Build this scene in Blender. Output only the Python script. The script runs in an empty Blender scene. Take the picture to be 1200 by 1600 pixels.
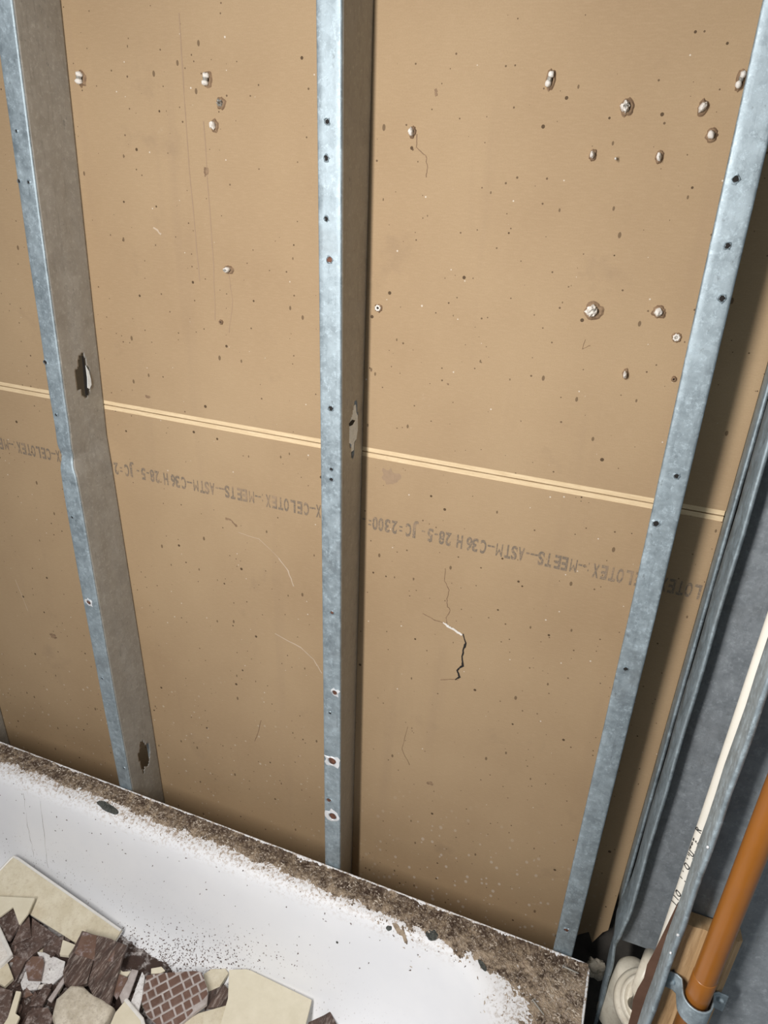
import bpy, bmesh, math, random
from mathutils import Vector, Matrix, noise

random.seed(7)
scene = bpy.context.scene
COL = scene.collection

# ---------------------------------------------------------------- camera, lights, exposure
RIGHT = Vector((0.93282595, 0.35789943, 0.04175811))
DOWN = Vector((0.19269531, -0.39756850, -0.89711081))
FWD = Vector((-0.30447374, 0.84489485, -0.43982775))
CAM = Vector((0.34437, -0.82350, 1.06148))
FPX = 1116.81
cd = bpy.data.cameras.new('camera')
cam = bpy.data.objects.new('camera', cd)
COL.objects.link(cam)
cd.sensor_fit = 'VERTICAL'
cd.sensor_height = 24
cd.sensor_width = 18
cd.lens = FPX / 1600 * 24
cd.clip_start = 0.02
m = Matrix.Identity(4)
for i in range(3):
    m[i][0] = RIGHT[i]; m[i][1] = -DOWN[i]; m[i][2] = -FWD[i]; m[i][3] = CAM[i]
cam.matrix_world = m
scene.camera = cam

LAMP = Vector((-0.03, -1.0, 1.08))
ld = bpy.data.lights.new('work_light', 'AREA')
ld.shape = 'RECTANGLE'
ld.size = 0.05
ld.size_y = 0.70
ld.energy = 16.0
ld.color = (1.0, 0.965, 0.93)
lo = bpy.data.objects.new('work_light', ld)
lo.location = LAMP
lo.rotation_euler = (math.radians(55), 0, math.radians(-4))
COL.objects.link(lo)

world = bpy.data.worlds.new('room_light')
scene.world = world
world.use_nodes = True
bg = world.node_tree.nodes['Background']
bg.inputs[0].default_value = (0.86, 0.93, 1.0, 1)
bg.inputs[1].default_value = 0.24

vs = scene.view_settings
vs.view_transform = 'Standard'
vs.look = 'None'
vs.gamma = 1
vs.use_curve_mapping = False
vs.exposure = 0.0

# ---------------------------------------------------------------- helpers
D = 0.0787      # depth of the studs; the board face is the plane y = 0, the tub rim z = 0
FLOOR = -0.42


def ray(px, py):
    return RIGHT * ((px - 600) / FPX) + DOWN * ((py - 800) / FPX) + FWD


def at_y(px, py, Y=0.0):
    r = ray(px, py); return CAM + r * ((Y - CAM.y) / r.y)


def at_plane(px, py, p0, n):
    r = ray(px, py); return CAM + r * ((p0 - CAM).dot(n) / r.dot(n))


def lerp(a, b, t):
    return a + (b - a) * t


def interp(tab, z):
    tab = sorted(tab)
    if z <= tab[0][0]: return tab[0][1]
    for (a, va), (b, vb) in zip(tab, tab[1:]):
        if z <= b: return lerp(va, vb, (z - a) / (b - a))
    return tab[-1][1]


def link(name, mesh, mat=None, parent=None):
    o = bpy.data.objects.new(name, mesh)
    COL.objects.link(o)
    if mat: mesh.materials.append(mat)
    if parent:
        o.parent = parent
        o.location = -world_loc(parent)
    return o


def world_loc(o):
    l = o.location.copy()
    while o.parent:
        o = o.parent; l += o.location
    return l


def obj(name, bm, mat=None, parent=None, smooth=False):
    bmesh.ops.recalc_face_normals(bm, faces=bm.faces)
    me = bpy.data.meshes.new(name)
    bm.to_mesh(me); bm.free()
    if smooth:
        for p in me.polygons: p.use_smooth = True
    return link(name, me, mat, parent)


def tag(o, label, cat, group=None, kind=None):
    o['label'] = label; o['category'] = cat
    if group: o['group'] = group
    if kind: o['kind'] = kind
    return o


def empty(name, loc):
    o = bpy.data.objects.new(name, None)
    o.empty_display_size = 0.02
    COL.objects.link(o); o.location = loc
    return o


def box(bm, a, b):
    r = bmesh.ops.create_cube(bm, size=1)
    a = Vector(a); b = Vector(b)
    for v in r['verts']:
        v.co = Vector(((a.x + b.x) / 2 + v.co.x * (b.x - a.x), (a.y + b.y) / 2 + v.co.y * (b.y - a.y), (a.z + b.z) / 2 + v.co.z * (b.z - a.z)))
    return r['verts']


def tube(bm, pts, rad, seg=24, cap=True):
    rings = []
    n = len(pts)
    for i, p in enumerate(pts):
        p = Vector(p)
        a = Vector(pts[max(i - 1, 0)]); b = Vector(pts[min(i + 1, n - 1)])
        t = (b - a).normalized()
        u = t.cross(Vector((0, 0, 1)))
        if u.length < 0.2: u = t.cross(Vector((1, 0, 0)))
        u.normalize(); w = t.cross(u)
        r = rad[i] if isinstance(rad, (list, tuple)) else rad
        rings.append([bm.verts.new(p + (u * math.cos(2 * math.pi * k / seg) + w * math.sin(2 * math.pi * k / seg)) * r) for k in range(seg)])
    for A, B in zip(rings, rings[1:]):
        for k in range(seg):
            bm.faces.new((A[k], A[(k + 1) % seg], B[(k + 1) % seg], B[k]))
    if cap:
        bm.faces.new(rings[0]); bm.faces.new(rings[-1])


def lathe(bm, c, axis, prof, seg=48):
    axis = Vector(axis).normalized(); c = Vector(c)
    u = axis.orthogonal().normalized(); w = axis.cross(u)
    rings = []
    for r, h in prof:
        rings.append([bm.verts.new(c + axis * h + (u * math.cos(2 * math.pi * k / seg) + w * math.sin(2 * math.pi * k / seg)) * max(r, 1e-5)) for k in range(seg)])
    for A, B in zip(rings, rings[1:]):
        for k in range(seg):
            bm.faces.new((A[k], A[(k + 1) % seg], B[(k + 1) % seg], B[k]))


def lump(bm, c, size, rough=0.35, sub=2, seed=0):
    r = bmesh.ops.create_icosphere(bm, subdivisions=sub, radius=1)
    c = Vector(c)
    for v in r['verts']:
        k = 1 + rough * noise.noise(v.co * 1.7 + Vector((seed * 3.1, seed, 5))) + rough * 0.5 * noise.noise(v.co * 4.3 + Vector((seed, 1, 2)))
        v.co = c + Vector((v.co.x * size[0], v.co.y * size[1], v.co.z * size[2])) * k


def sheet_solid(o, t=0.0008, off=-1):
    md = o.modifiers.new('thickness', 'SOLIDIFY'); md.thickness = t; md.offset = off


# ---------------------------------------------------------------- materials
class NT:
    def __init__(s, name, rough=0.6, metal=0.0):
        s.m = bpy.data.materials.new(name); s.m.use_nodes = True
        s.t = s.m.node_tree; s.b = s.t.nodes['Principled BSDF']
        s.b.inputs['Roughness'].default_value = rough
        s.b.inputs['Metallic'].default_value = metal
        s.tc = s.t.nodes.new('ShaderNodeTexCoord')
        s.geo = s.t.nodes.new('ShaderNodeNewGeometry')
        s.pos = s.geo.outputs['Position']

    def n(s, typ, **k):
        nd = s.t.nodes.new('ShaderNode' + typ)
        for a, v in k.items(): setattr(nd, a, v)
        return nd

    def l(s, a, b): s.t.links.new(a, b)

    def mapping(s, scale, vec=None, rot=(0, 0, 0), loc=(0, 0, 0)):
        mp = s.n('Mapping'); mp.inputs['Scale'].default_value = scale
        mp.inputs['Rotation'].default_value = rot; mp.inputs['Location'].default_value = loc
        s.l(vec or s.pos, mp.inputs['Vector']); return mp.outputs['Vector']

    def noise(s, scale, detail=4, rough=0.6, vec=None):
        nd = s.n('TexNoise'); nd.inputs['Scale'].default_value = scale
        nd.inputs['Detail'].default_value = detail; nd.inputs['Roughness'].default_value = rough
        s.l(vec or s.pos, nd.inputs['Vector']); return nd.outputs['Fac']

    def vor(s, scale, vec=None, feature='F1', rnd=1.0):
        nd = s.n('TexVoronoi', feature=feature); nd.inputs['Scale'].default_value = scale
        nd.inputs['Randomness'].default_value = rnd
        s.l(vec or s.pos, nd.inputs['Vector']); return nd

    def ramp(s, fac, stops, interp='LINEAR'):
        nd = s.n('ValToRGB'); cr = nd.color_ramp; cr.interpolation = interp
        while len(cr.elements) < len(stops): cr.elements.new(0.5)
        for e, (p, c) in zip(cr.elements, stops):
            e.position = p; e.color = c if len(c) == 4 else (*c, 1)
        s.l(fac, nd.inputs[0]); return nd.outputs[0]

    def mask(s, fac, a, b):
        nd = s.n('MapRange'); nd.inputs[1].default_value = a; nd.inputs[2].default_value = b
        s.l(fac, nd.inputs[0]); return nd.outputs[0]

    def math(s, op, a, b=None):
        nd = s.n('Math', operation=op)
        for i, v in enumerate((a, b)):
            if v is None: continue
            if isinstance(v, (int, float)): nd.inputs[i].default_value = v
            else: s.l(v, nd.inputs[i])
        return nd.outputs[0]

    def mix(s, fac, a, b):
        nd = s.n('Mix', data_type='RGBA')
        for i, v in ((0, fac), (6, a), (7, b)):
            if isinstance(v, (int, float)): nd.inputs[i].default_value = v
            elif isinstance(v, tuple): nd.inputs[i].default_value = (*v, 1) if len(v) == 3 else v
            else: s.l(v, nd.inputs[i])
        return nd.outputs[2]

    def col(s, c):
        if isinstance(c, tuple): s.b.inputs['Base Color'].default_value = (*c, 1)
        else: s.l(c, s.b.inputs['Base Color'])

    def bump(s, h, strength=0.3, dist=0.001):
        nd = s.n('Bump'); nd.inputs['Strength'].default_value = strength; nd.inputs['Distance'].default_value = dist
        s.l(h, nd.inputs['Height']); s.l(nd.outputs[0], s.b.inputs['Normal'])

    def xyz(s):
        nd = s.n('SeparateXYZ'); s.l(s.pos, nd.inputs[0]); return nd.outputs

    def speck(s, scale, lo, hi, keep, vec=None):
        """random dots: radius varies from cell to cell, only a share of the cells carries one"""
        v = s.vor(scale, vec)
        sp = s.n('SeparateColor'); s.l(v.outputs['Color'], sp.inputs[0])
        rad = s.mask(sp.outputs[0], 0, 1); mr = s.n('MapRange')
        s.l(sp.outputs[0], mr.inputs[0]); mr.inputs[3].default_value = lo; mr.inputs[4].default_value = hi
        near = s.math('LESS_THAN', v.outputs['Distance'], mr.outputs[0])
        on = s.math('LESS_THAN', sp.outputs[1], keep)
        return s.math('MULTIPLY', near, on)


def flat3(M, sx=1, sz=1):
    return M.mapping((sx, 0.0, sz))


def board_material():
    M = NT('tan_gypsum_paper', 0.8)
    v = flat3(M)
    c = M.mix(M.mask(M.noise(3.0, 3), .35, .7), (.350, .244, .142), (.412, .296, .176))
    fib = M.noise(90, 3, vec=M.mapping((1, 0, 6)))
    c = M.mix(M.math('MULTIPLY', M.mask(fib, .45, .75), .22), c, (.50, .36, .23))
    fine = M.noise(700, 2, vec=v)
    c = M.mix(M.math('MULTIPLY', M.mask(fine, .4, .8), .25), c, (.27, .175, .10))
    streak = M.noise(14, 3, vec=M.mapping((1.6, 0, .12)))
    c = M.mix(M.math('MULTIPLY', M.mask(streak, .58, .75), .16), c, (.26, .18, .12))
    grime = M.noise(9, 6, .7, vec=v)
    c = M.mix(M.math('MULTIPLY', M.mask(grime, .60, .72), .25), c, (.20, .14, .095))
    scuff = M.noise(16, 8, .75, vec=v)
    c = M.mix(M.math('MULTIPLY', M.mask(scuff, .66, .76), .35), c, (.62, .52, .42))
    c = M.mix(M.math('MULTIPLY', M.speck(44, .03, .105, .62, v), .88), c, (.06, .035, .018))
    c = M.mix(M.math('MULTIPLY', M.speck(95, .04, .12, .42, v), .78), c, (.085, .05, .028))
    v2 = M.mapping((1, 0, .55), rot=(0, .35, 0))
    c = M.mix(M.math('MULTIPLY', M.speck(60, .03, .12, .32, v2), .7), c, (.09, .055, .03))
    c = M.mix(M.math('MULTIPLY', M.speck(60, .02, .07, .12, M.mapping((1, 0, 1), loc=(3, 0, 3))), .7), c, (.7, .64, .56))
    # plaster splashes low on the sheet
    x, y, z = M.xyz()
    low = M.math('MULTIPLY', M.mask(z, .16, .0), M.math('MULTIPLY', M.mask(x, .0, .13), M.mask(x, .46, .32)))
    sp = M.speck(110, .08, .34, .42, M.mapping((1, 0, .75)))
    c = M.mix(M.math('MULTIPLY', M.math('MULTIPLY', sp, low), .5), c, (.62, .55, .48))
    low2 = M.math('MULTIPLY', M.mask(z, .3, .1), M.mask(x, .1, -.2))
    sp2 = M.speck(85, .05, .2, .25, M.mapping((1, 0, 1), loc=(1, 0, 7)))
    c = M.mix(M.math('MULTIPLY', M.math('MULTIPLY', sp2, low2), .5), c, (.62, .54, .44))
    M.col(c)
    M.b.inputs['Specular IOR Level'].default_value = .25
    M.bump(M.math('ADD', fine, scuff), .12, .0006)
    return M.m


def galv_material(name, c1=(.30, .36, .41), c2=(.52, .60, .66), metal=.75, rough=.42, dirt=.25, spscale=160):
    M = NT(name, rough, metal)
    sp = M.vor(spscale)
    s2 = M.n('SeparateColor'); M.l(sp.outputs['Color'], s2.inputs[0])
    n1 = M.noise(45, 6, .65)
    f = M.math('ADD', M.math('MULTIPLY', M.mask(s2.outputs[0], 0, 1), .3), M.math('MULTIPLY', M.mask(n1, .32, .68), .7))
    c = M.mix(f, c1, c2)
    wear = M.noise(170, 7, .8)
    c = M.mix(M.math('MULTIPLY', M.mask(wear, .52, .66), .55), c, tuple(min(1, v * 1.45) for v in c2))
    scr = M.noise(160, 5, .7, vec=M.mapping((1, 1, .14)))
    c = M.mix(M.math('MULTIPLY', M.mask(scr, .56, .70), .35), c, tuple(v * .62 for v in c1))
    pit = M.noise(150, 4, .7, vec=M.mapping((1, 1, .6), loc=(9, 2, 4)))
    c = M.mix(M.math('MULTIPLY', M.mask(pit, .63, .70), dirt * 1.8), c, (.13, .14, .14))
    big = M.noise(11, 5, .6)
    c = M.mix(M.math('MULTIPLY', M.mask(big, .55, .72), dirt), c, (.18, .17, .16))
    M.col(c)
    M.l(M.mask(M.math('ADD', n1, M.math('MULTIPLY', M.mask(wear, .4, .6), .35)), -.75, 1.7), M.b.inputs['Roughness'])
    M.bump(M.math('ADD', n1, wear), .25, .0004)
    return M.m


def enamel_material():
    M = NT('white_enamel', .5)
    n = M.noise(6, 4)
    c = M.mix(M.mask(n, .4, .7), (.84, .85, .875), (.89, .895, .91))
    dust = M.noise(260, 5, .8)
    x, y, z = M.xyz()
    inside = M.math('MULTIPLY', M.mask(z, -.10, -.20), M.mask(x, .22, -.12))
    spk = M.speck(210, .1, .36, .30, M.mapping((1.6, .9, .9), rot=(0, 0, .5)))
    c = M.mix(M.math('MULTIPLY', M.math('MULTIPLY', spk, M.mask(dust, .44, .56)), M.math('MULTIPLY', inside, .85)), c, (.15, .10, .08))
    c = M.mix(M.math('MULTIPLY', M.speck(42, .02, .075, .33), .85), c, (.10, .08, .07))
    # dirty fringe next to the mortar on the ledge
    nn = M.noise(38, 6, .7)
    dY = M.math('ADD', M.math('MULTIPLY', y, -1), M.math('MULTIPLY', nn, -.05))
    edge = M.mask(dY, .126, .096)
    up = M.mask(z, -.03, -.012)
    grit = M.mask(M.noise(190, 6, .75), .50, .57)
    c = M.mix(M.math('MULTIPLY', M.math('MULTIPLY', M.math('MULTIPLY', edge, up), grit), .85), c, (.40, .30, .22))
    endd = M.math('MULTIPLY', M.mask(M.math('ADD', x, M.math('MULTIPLY', nn, .07)), .325, .40), up)
    c = M.mix(M.math('MULTIPLY', M.math('MULTIPLY', endd, grit), .85), c, (.34, .26, .19))
    M.col(c)
    M.bump(M.math('MULTIPLY', dust, .3), .05, .0005)
    return M.m


def mortar_material(name='mortar_dirt', a=(.085, .058, .042), b=(.40, .31, .22)):
    M = NT(name, .95)
    n = M.noise(45, 9, .8)
    c = M.mix(M.mask(n, .42, .60), a, b)
    n2 = M.noise(260, 7, .78)
    c = M.mix(M.math('MULTIPLY', M.mask(n2, .55, .62), .8), c, (.66, .58, .50))
    c = M.mix(M.math('MULTIPLY', M.mask(n2, .45, .38), .75), c, (.035, .024, .018))
    xyz_ = M.xyz()
    c = M.mix(M.math('MULTIPLY', M.math('MULTIPLY', M.mask(xyz_[1], -.112, -.094), M.mask(n, .62, .45)), .75), c, (.07, .045, .032))
    c = M.mix(M.math('MULTIPLY', M.math('MULTIPLY', M.mask(xyz_[1], -.108, -.122), M.mask(n, .42, .56)), .6), c, (.50, .40, .30))
    M.col(c); M.bump(n2, .8, .002)
    M.b.inputs['Specular IOR Level'].default_value = .15
    return M.m


def stone_like(name, a, b, dust=None, scale=40, rough=.8, bump=.3, dustamt=.6, stretch=(1, 1, 1), rot=(0, 0, 0)):
    M = NT(name, rough)
    v = M.mapping(stretch, rot=rot)
    n = M.noise(scale, 6, .65, vec=v)
    c = M.mix(M.mask(n, .35, .68), a, b)
    if dust:
        n2 = M.noise(scale * 3.2, 7, .8, vec=v)
        c = M.mix(M.math('MULTIPLY', M.mask(n2, .50, .64), dustamt), c, dust)
    M.col(c); M.bump(M.noise(scale * 6, 5, .7, vec=v), bump, .001)
    return M.m


def plain(name, c, rough=.6, metal=0):
    M = NT(name, rough, metal)
    n = M.noise(80, 4)
    M.col(M.mix(M.math('MULTIPLY', M.mask(n, .35, .7), .35), c, tuple(v * .65 for v in c)))
    return M.m


BOARD = board_material()
GALV = galv_material('galvanised_steel', (.235, .285, .315), (.43, .51, .555), .62, .45)
WEBM = galv_material('dull_galvanised_web', (.30, .29, .265), (.40, .385, .35), .35, .55, .25, 120)
GALVB = galv_material('galvanised_brightened', (.46, .50, .52), (.70, .74, .76), .1, .5, .15)  # copy of the steel for rear flanges, lit look put into its colour
GALV2 = galv_material('grey_zinc_sheet', (.195, .22, .24), (.30, .33, .355), .3, .48, .2, 260)
BURR = plain('torn_zinc_edge', (.80, .82, .84), .4, .3)
RUST = stone_like('rust', (.05, .02, .012), (.20, .08, .045), None, 200)
DARK = plain('dark_hole', (.012, .010, .009), .9)
CREAMEDGE = stone_like('cream_board_edge', (.66, .50, .30), (.78, .62, .40), (.42, .28, .15), 60, dustamt=.35, stretch=(.4, 1, 5))
GYPS = stone_like('white_gypsum', (.72, .68, .62), (.86, .83, .79), (.42, .33, .26), 150, dustamt=.5)
TORN = stone_like('torn_brown_paper', (.17, .105, .06), (.33, .22, .13), None, 150)
ENAMEL = enamel_material()
MORTAR = mortar_material()
CREAM = stone_like('cream_tile_body', (.64, .57, .42), (.76, .70, .55), (.46, .37, .25), 40, bump=.6, dustamt=.4)
CREAM2 = stone_like('pale_clean_tile_body', (.70, .64, .49), (.78, .72, .57), None, 30)
WHITEG = plain('white_glaze', (.82, .80, .76), .2)
BROWN = stone_like('dusty_brown_tile', (.060, .034, .026), (.15, .098, .08), (.55, .49, .46), 34, .6, dustamt=.5)
BROWND = stone_like('dark_brown_ribbed_tile', (.035, .020, .016), (.13, .08, .062), (.50, .43, .38), 70, .6, dustamt=.65, stretch=(1.0, .16, 1), rot=(0, 0, -.75))
BROWNS = stone_like('smooth_brown_glaze', (.15, .085, .06), (.20, .125, .095), (.5, .46, .48), 20, .4, dustamt=.6)
TESS = stone_like('brown_mosaic_glaze', (.125, .07, .052), (.19, .11, .085), (.4, .33, .3), 18, .35, dustamt=.18)
GROUT = stone_like('pale_grout', (.36, .31, .29), (.55, .50, .48), None, 60)
ROCK = stone_like('cream_mortar_lump', (.50, .44, .34), (.74, .68, .57), (.30, .25, .20), 60, bump=.9, dustamt=.5)
PLASTER = stone_like('plaster_dust', (.72, .70, .69), (.88, .87, .86), (.16, .12, .10), 60, dustamt=.5)
COPPER = stone_like('orange_lacquered_copper', (.235, .085, .011), (.31, .112, .017), (.22, .09, .04), 14, .32, .05, .25, stretch=(1, 1, .3))
PVC = stone_like('ivory_plastic_pipe', (.80, .77, .68), (.86, .83, .75), None, 20, .35, .03)
PVCD = stone_like('dirty_cream_plastic', (.62, .57, .46), (.76, .71, .60), (.36, .28, .2), 26, .35, .06, .35)
BROWNP = stone_like('rusty_brown_strip', (.10, .05, .03), (.16, .085, .055), None, 20)
WOOD = stone_like('pine_blocking', (.36, .22, .10), (.58, .40, .22), (.24, .13, .055), 26, .7, .2, .5, stretch=(6, 1, .35))
CONC = stone_like('dark_concrete', (.05, .045, .04), (.09, .08, .07), None, 20)
INK = None


def ink_material():
    M = NT('faded_stamp_ink', .85)
    n = M.noise(420, 4, .8)
    n2 = M.noise(30, 3)
    f = M.math('MULTIPLY', M.mask(n, .34, .52), M.mask(n2, .25, .5))
    M.col(M.mix(f, (.36, .25, .155), (.17, .135, .10)))
    return M.m


INK = ink_material()
BLACKINK = plain('black_print', (.03, .03, .03), .6)

# ---------------------------------------------------------------- room shell
bm = bmesh.new(); box(bm, (-2.2, -2.4, FLOOR - .05), (1.2, .25, FLOOR))
o = obj('floor', bm, CONC); o['kind'] = 'structure'

SEAM0, SEAM1 = .7085, .7222
wall = empty('wall_back', (0, .006, FLOOR)); wall['kind'] = 'structure'
bm = bmesh.new(); box(bm, (-1.6, 0, SEAM1), (.459, .0127, 1.75))
upper = obj('upper_sheet', bm, BOARD, wall)
bm = bmesh.new()
# bottom edge of the lower sheet is ragged at the corner
pts = [(-1.6, SEAM0), (-1.6, -.36), (.30, -.36), (.36, -.33), (.40, -.10), (.418, -.055), (.432, -.04), (.441, -.062), (.452, -.03), (.459, -.02), (.459, SEAM0)]
f = bm.faces.new([bm.verts.new((x, 0, z)) for x, z in pts])
r = bmesh.ops.extrude_face_region(bm, geom=[f])
for e in r['geom']:
    if isinstance(e, bmesh.types.BMVert): e.co.y += .0127
lower = obj('lower_sheet', bm, BOARD, wall)
for (a, b, par) in ((SEAM0, .7146, lower), (.7162, SEAM1, upper)):
    bm = bmesh.new(); box(bm, (-1.6, .0004, a), (.4585, .0115, b))
    e = obj('sheet_edge', bm, CREAMEDGE, par)
bm = bmesh.new(); box(bm, (-1.6, .006, .713), (.458, .0115, .7175))
obj('seam_shadow_gap', bm, DARK, lower)

bm = bmesh.new(); box(bm, (.60, -1.6, FLOOR), (.62, .25, 1.75))
o = obj('wall_right', bm, GALV2); o['kind'] = 'structure'
bm = bmesh.new(); box(bm, (.30, .02, FLOOR), (.60, .04, 1.75))
o = obj('dark_backing_1', bm, CONC); o['kind'] = 'structure'  # unseen backing, added and coloured dark so the corner gaps stay black

# ---- stamped lettering on the lower sheet
_font = {}


def glyph_mesh(ch):
    if ch not in _font:
        cu = bpy.data.curves.new('tmp', 'FONT'); cu.body = ch; cu.size = 1; cu.fill_mode = 'FRONT'
        cu.resolution_u = 4
        if ch not in '-=:M': cu.offset = .03
        to = bpy.data.objects.new('tmp', cu); COL.objects.link(to)
        dg = bpy.context.evaluated_depsgraph_get(); dg.update()
        me = bpy.data.meshes.new_from_object(to.evaluated_get(dg))
        bpy.data.objects.remove(to)
        vsx = [v.co.x for v in me.vertices]
        _font[ch] = (me, (min(vsx) + max(vsx)) / 2, max(vsx) - min(vsx))
    return _font[ch]


PX = [('0', 586), ('0', 595), ('3', 605), ('2', 616), ('=', 626), ('C', 638), ('J', 649), ('-', 661), ('5', 672), ('-', 681),
      ('8', 690), ('2', 700), ('H', 718), ('6', 733), ('3', 742), ('C', 755), ('-', 764), ('-', 770), ('M', 780), ('T', 793), ('S', 803),
      ('A', 814), ('-', 824), ('-', 831), ('-', 837), ('S', 845), ('T', 857), ('E', 871), ('E', 882), ('M', 896), ('-', 906), ('-', 913),
      (':', 919), ('X', 931), ('E', 944), ('T', 957), ('O', 969), ('L', 983)]
TZ = .612
seq = []
for ch, px in PX:
    py = 822 + (px - 586) * (902 - 822) / (985 - 586)
    seq.append((ch, at_y(px, py).x))
Lx = seq[-1][1]
seq += [('E', Lx + .0110), ('C', Lx + .0215), ('-', Lx + .0290), ('-', Lx + .0335)]
for ch, dx in (('X', -.0385), ('E', -.029), ('T', -.0192), ('O', -.0097), ('L', 0), ('E', .0115), ('C', .0225), ('-', .031), ('=', .040)):
    seq.append((ch, Lx + .079 + dx))
bm = bmesh.new()
for k in (-2, -1, 0):
    for i, (ch, x) in enumerate(seq):
        X = x + k * .465
        if X > .455 or X < -1.3: continue
        me, cx, wd = glyph_mesh(ch)
        sz = .0270; sx = (.0078 if ch not in '-=:M' else (.0044 if ch != 'M' else .0082)) / max(wd, .2)
        if ch == ':': sx = .008
        jit = math.sin(i * 12.9 + k) * .0006
        tmp = bmesh.new(); tmp.from_mesh(me)
        vm = {}
        for v in tmp.verts:
            vm[v] = bm.verts.new((X - (v.co.x - cx) * sx, -.0004, TZ + .0098 - v.co.y * sz + jit + .0))
        for fc in tmp.faces:
            bm.faces.new([vm[v] for v in fc.verts])
        tmp.free()
txt = obj('stamped_text', bm, INK, lower)
txt['label'] = 'faded black upside-down stamp on the lower sheet'


def ribbon(name, pxs, widths, mat, parent, Y=-.0006, th=.0006):
    bm = bmesh.new(); P = [at_y(px, py, 0) for px, py in pxs]
    # subdivide with jitter
    Q = []
    for i in range(len(P) - 1):
        for t in (0, .25, .5, .75):
            p = P[i].lerp(P[i + 1], t); w = lerp(widths[i], widths[i + 1], t)
            Q.append((p + Vector((random.uniform(-1, 1), 0, random.uniform(-1, 1))) * .0006, w * random.uniform(.6, 1.2)))
    Q.append((P[-1], widths[-1]))
    L = []
    for i, (p, w) in enumerate(Q):
        a = Q[max(i - 1, 0)][0]; b = Q[min(i + 1, len(Q) - 1)][0]
        t = (b - a); t.y = 0; t.normalize(); nrm = Vector((-t.z, 0, t.x))
        L.append([bm.verts.new((p + nrm * w / 2 * s) + Vector((0, yy, 0))) for s, yy in ((-1, Y), (1, Y), (1, Y + th), (-1, Y + th))])
    for A, B in zip(L, L[1:]):
        for k in range(4): bm.faces.new((A[k], A[(k + 1) % 4], B[(k + 1) % 4], B[k]))
    bm.faces.new(L[0]); bm.faces.new(L[-1])
    return obj(name, bm, mat, parent)


mm = .001
c = ribbon('crack', [(724, 990), (728, 1005), (724, 1016), (722, 1028), (723, 1040), (714, 1047), (718, 1058), (711, 1062)], [1.5 * mm, 3 * mm, 2.5 * mm, 2.5 * mm, 3 * mm, 2.5 * mm, 3 * mm, 1 * mm], DARK, lower)
c['label'] = 'open dark jagged crack'
c = ribbon('crack', [(693, 972), (700, 978), (708, 982), (722, 992)], [1.5 * mm, 4 * mm, 3 * mm, 3 * mm], GYPS, lower, Y=-.0012)
c['label'] = 'white gypsum showing in the crack'
for pts, w in (([(696, 888), (695, 908), (702, 922), (698, 935), (699, 948), (704, 953), (697, 965), (698, 975)], .9), ([(660, 958), (678, 968), (696, 974)], .9),
               ([(688, 1062), (704, 1061), (716, 1062)], .8),
               ([(408, 1125), (404, 1142), (398, 1158)], 1.0), ([(637, 1135), (628, 1170), (640, 1195)], .5)):
    ribbon('crack', pts, [w * mm] * len(pts), TORN, lower)
for pts, w in (([(652, 210), (651, 230), (665, 243), (668, 262), (666, 277)], .9), ([(681, 140), (682, 150)], 2.5), ([(915, 530), (910, 545), (922, 540)], .6)):
    ribbon('crack', pts, [w * mm] * len(pts), TORN, upper)
c = ribbon('smudge', [(352, 810), (362, 813), (370, 823)], [5 * mm, 2 * mm, 4 * mm], TORN, lower, Y=-.0003, th=.0003)


STAIN = plain('faint_brown_run', (.34, .235, .148), .8)
SCRAPE = plain('pale_scrape', (.52, .41, .30), .8)
for pts, w in (([(280, 20), (288, 150), (296, 260), (306, 380), (312, 440)], 1.6), ([(318, 190), (326, 300), (334, 420), (336, 500)], 1.4), ([(357, 425), (364, 470), (358, 520)], 1.0)):
    st = ribbon('stain', pts, [w * mm] * len(pts), STAIN, upper, Y=-.0002, th=.0002)
for pts, w in (([(372, 832), (405, 842), (436, 872)], .7), ([(436, 872), (450, 892), (459, 916)], 2.2), ([(430, 990), (470, 1012), (490, 1030), (503, 1052)], 1.8), ([(240, 355), (252, 366)], 3.0), ([(24, 905), (44, 955)], .8)):
    ribbon('scratch', pts, [w * mm] * len(pts), SCRAPE, upper if pts[0][1] < 500 else lower, Y=-.0003, th=.0003)
for px, py, w_, h_ in ((83, 994, .007, .005), (672, 1224, .005, .003), (609, 745, .010, .010), (231, 620, .004, .002), (322, 268, .003, .005), (700, 600, .001, .001)):
    bm = bmesh.new(); lump(bm, at_y(px, py, -.0001), (w_, .0003, h_), .9, 3, px); obj('smudge', bm, TORN if w_ < .009 else STAIN, lower if py > 715 else upper)

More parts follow.
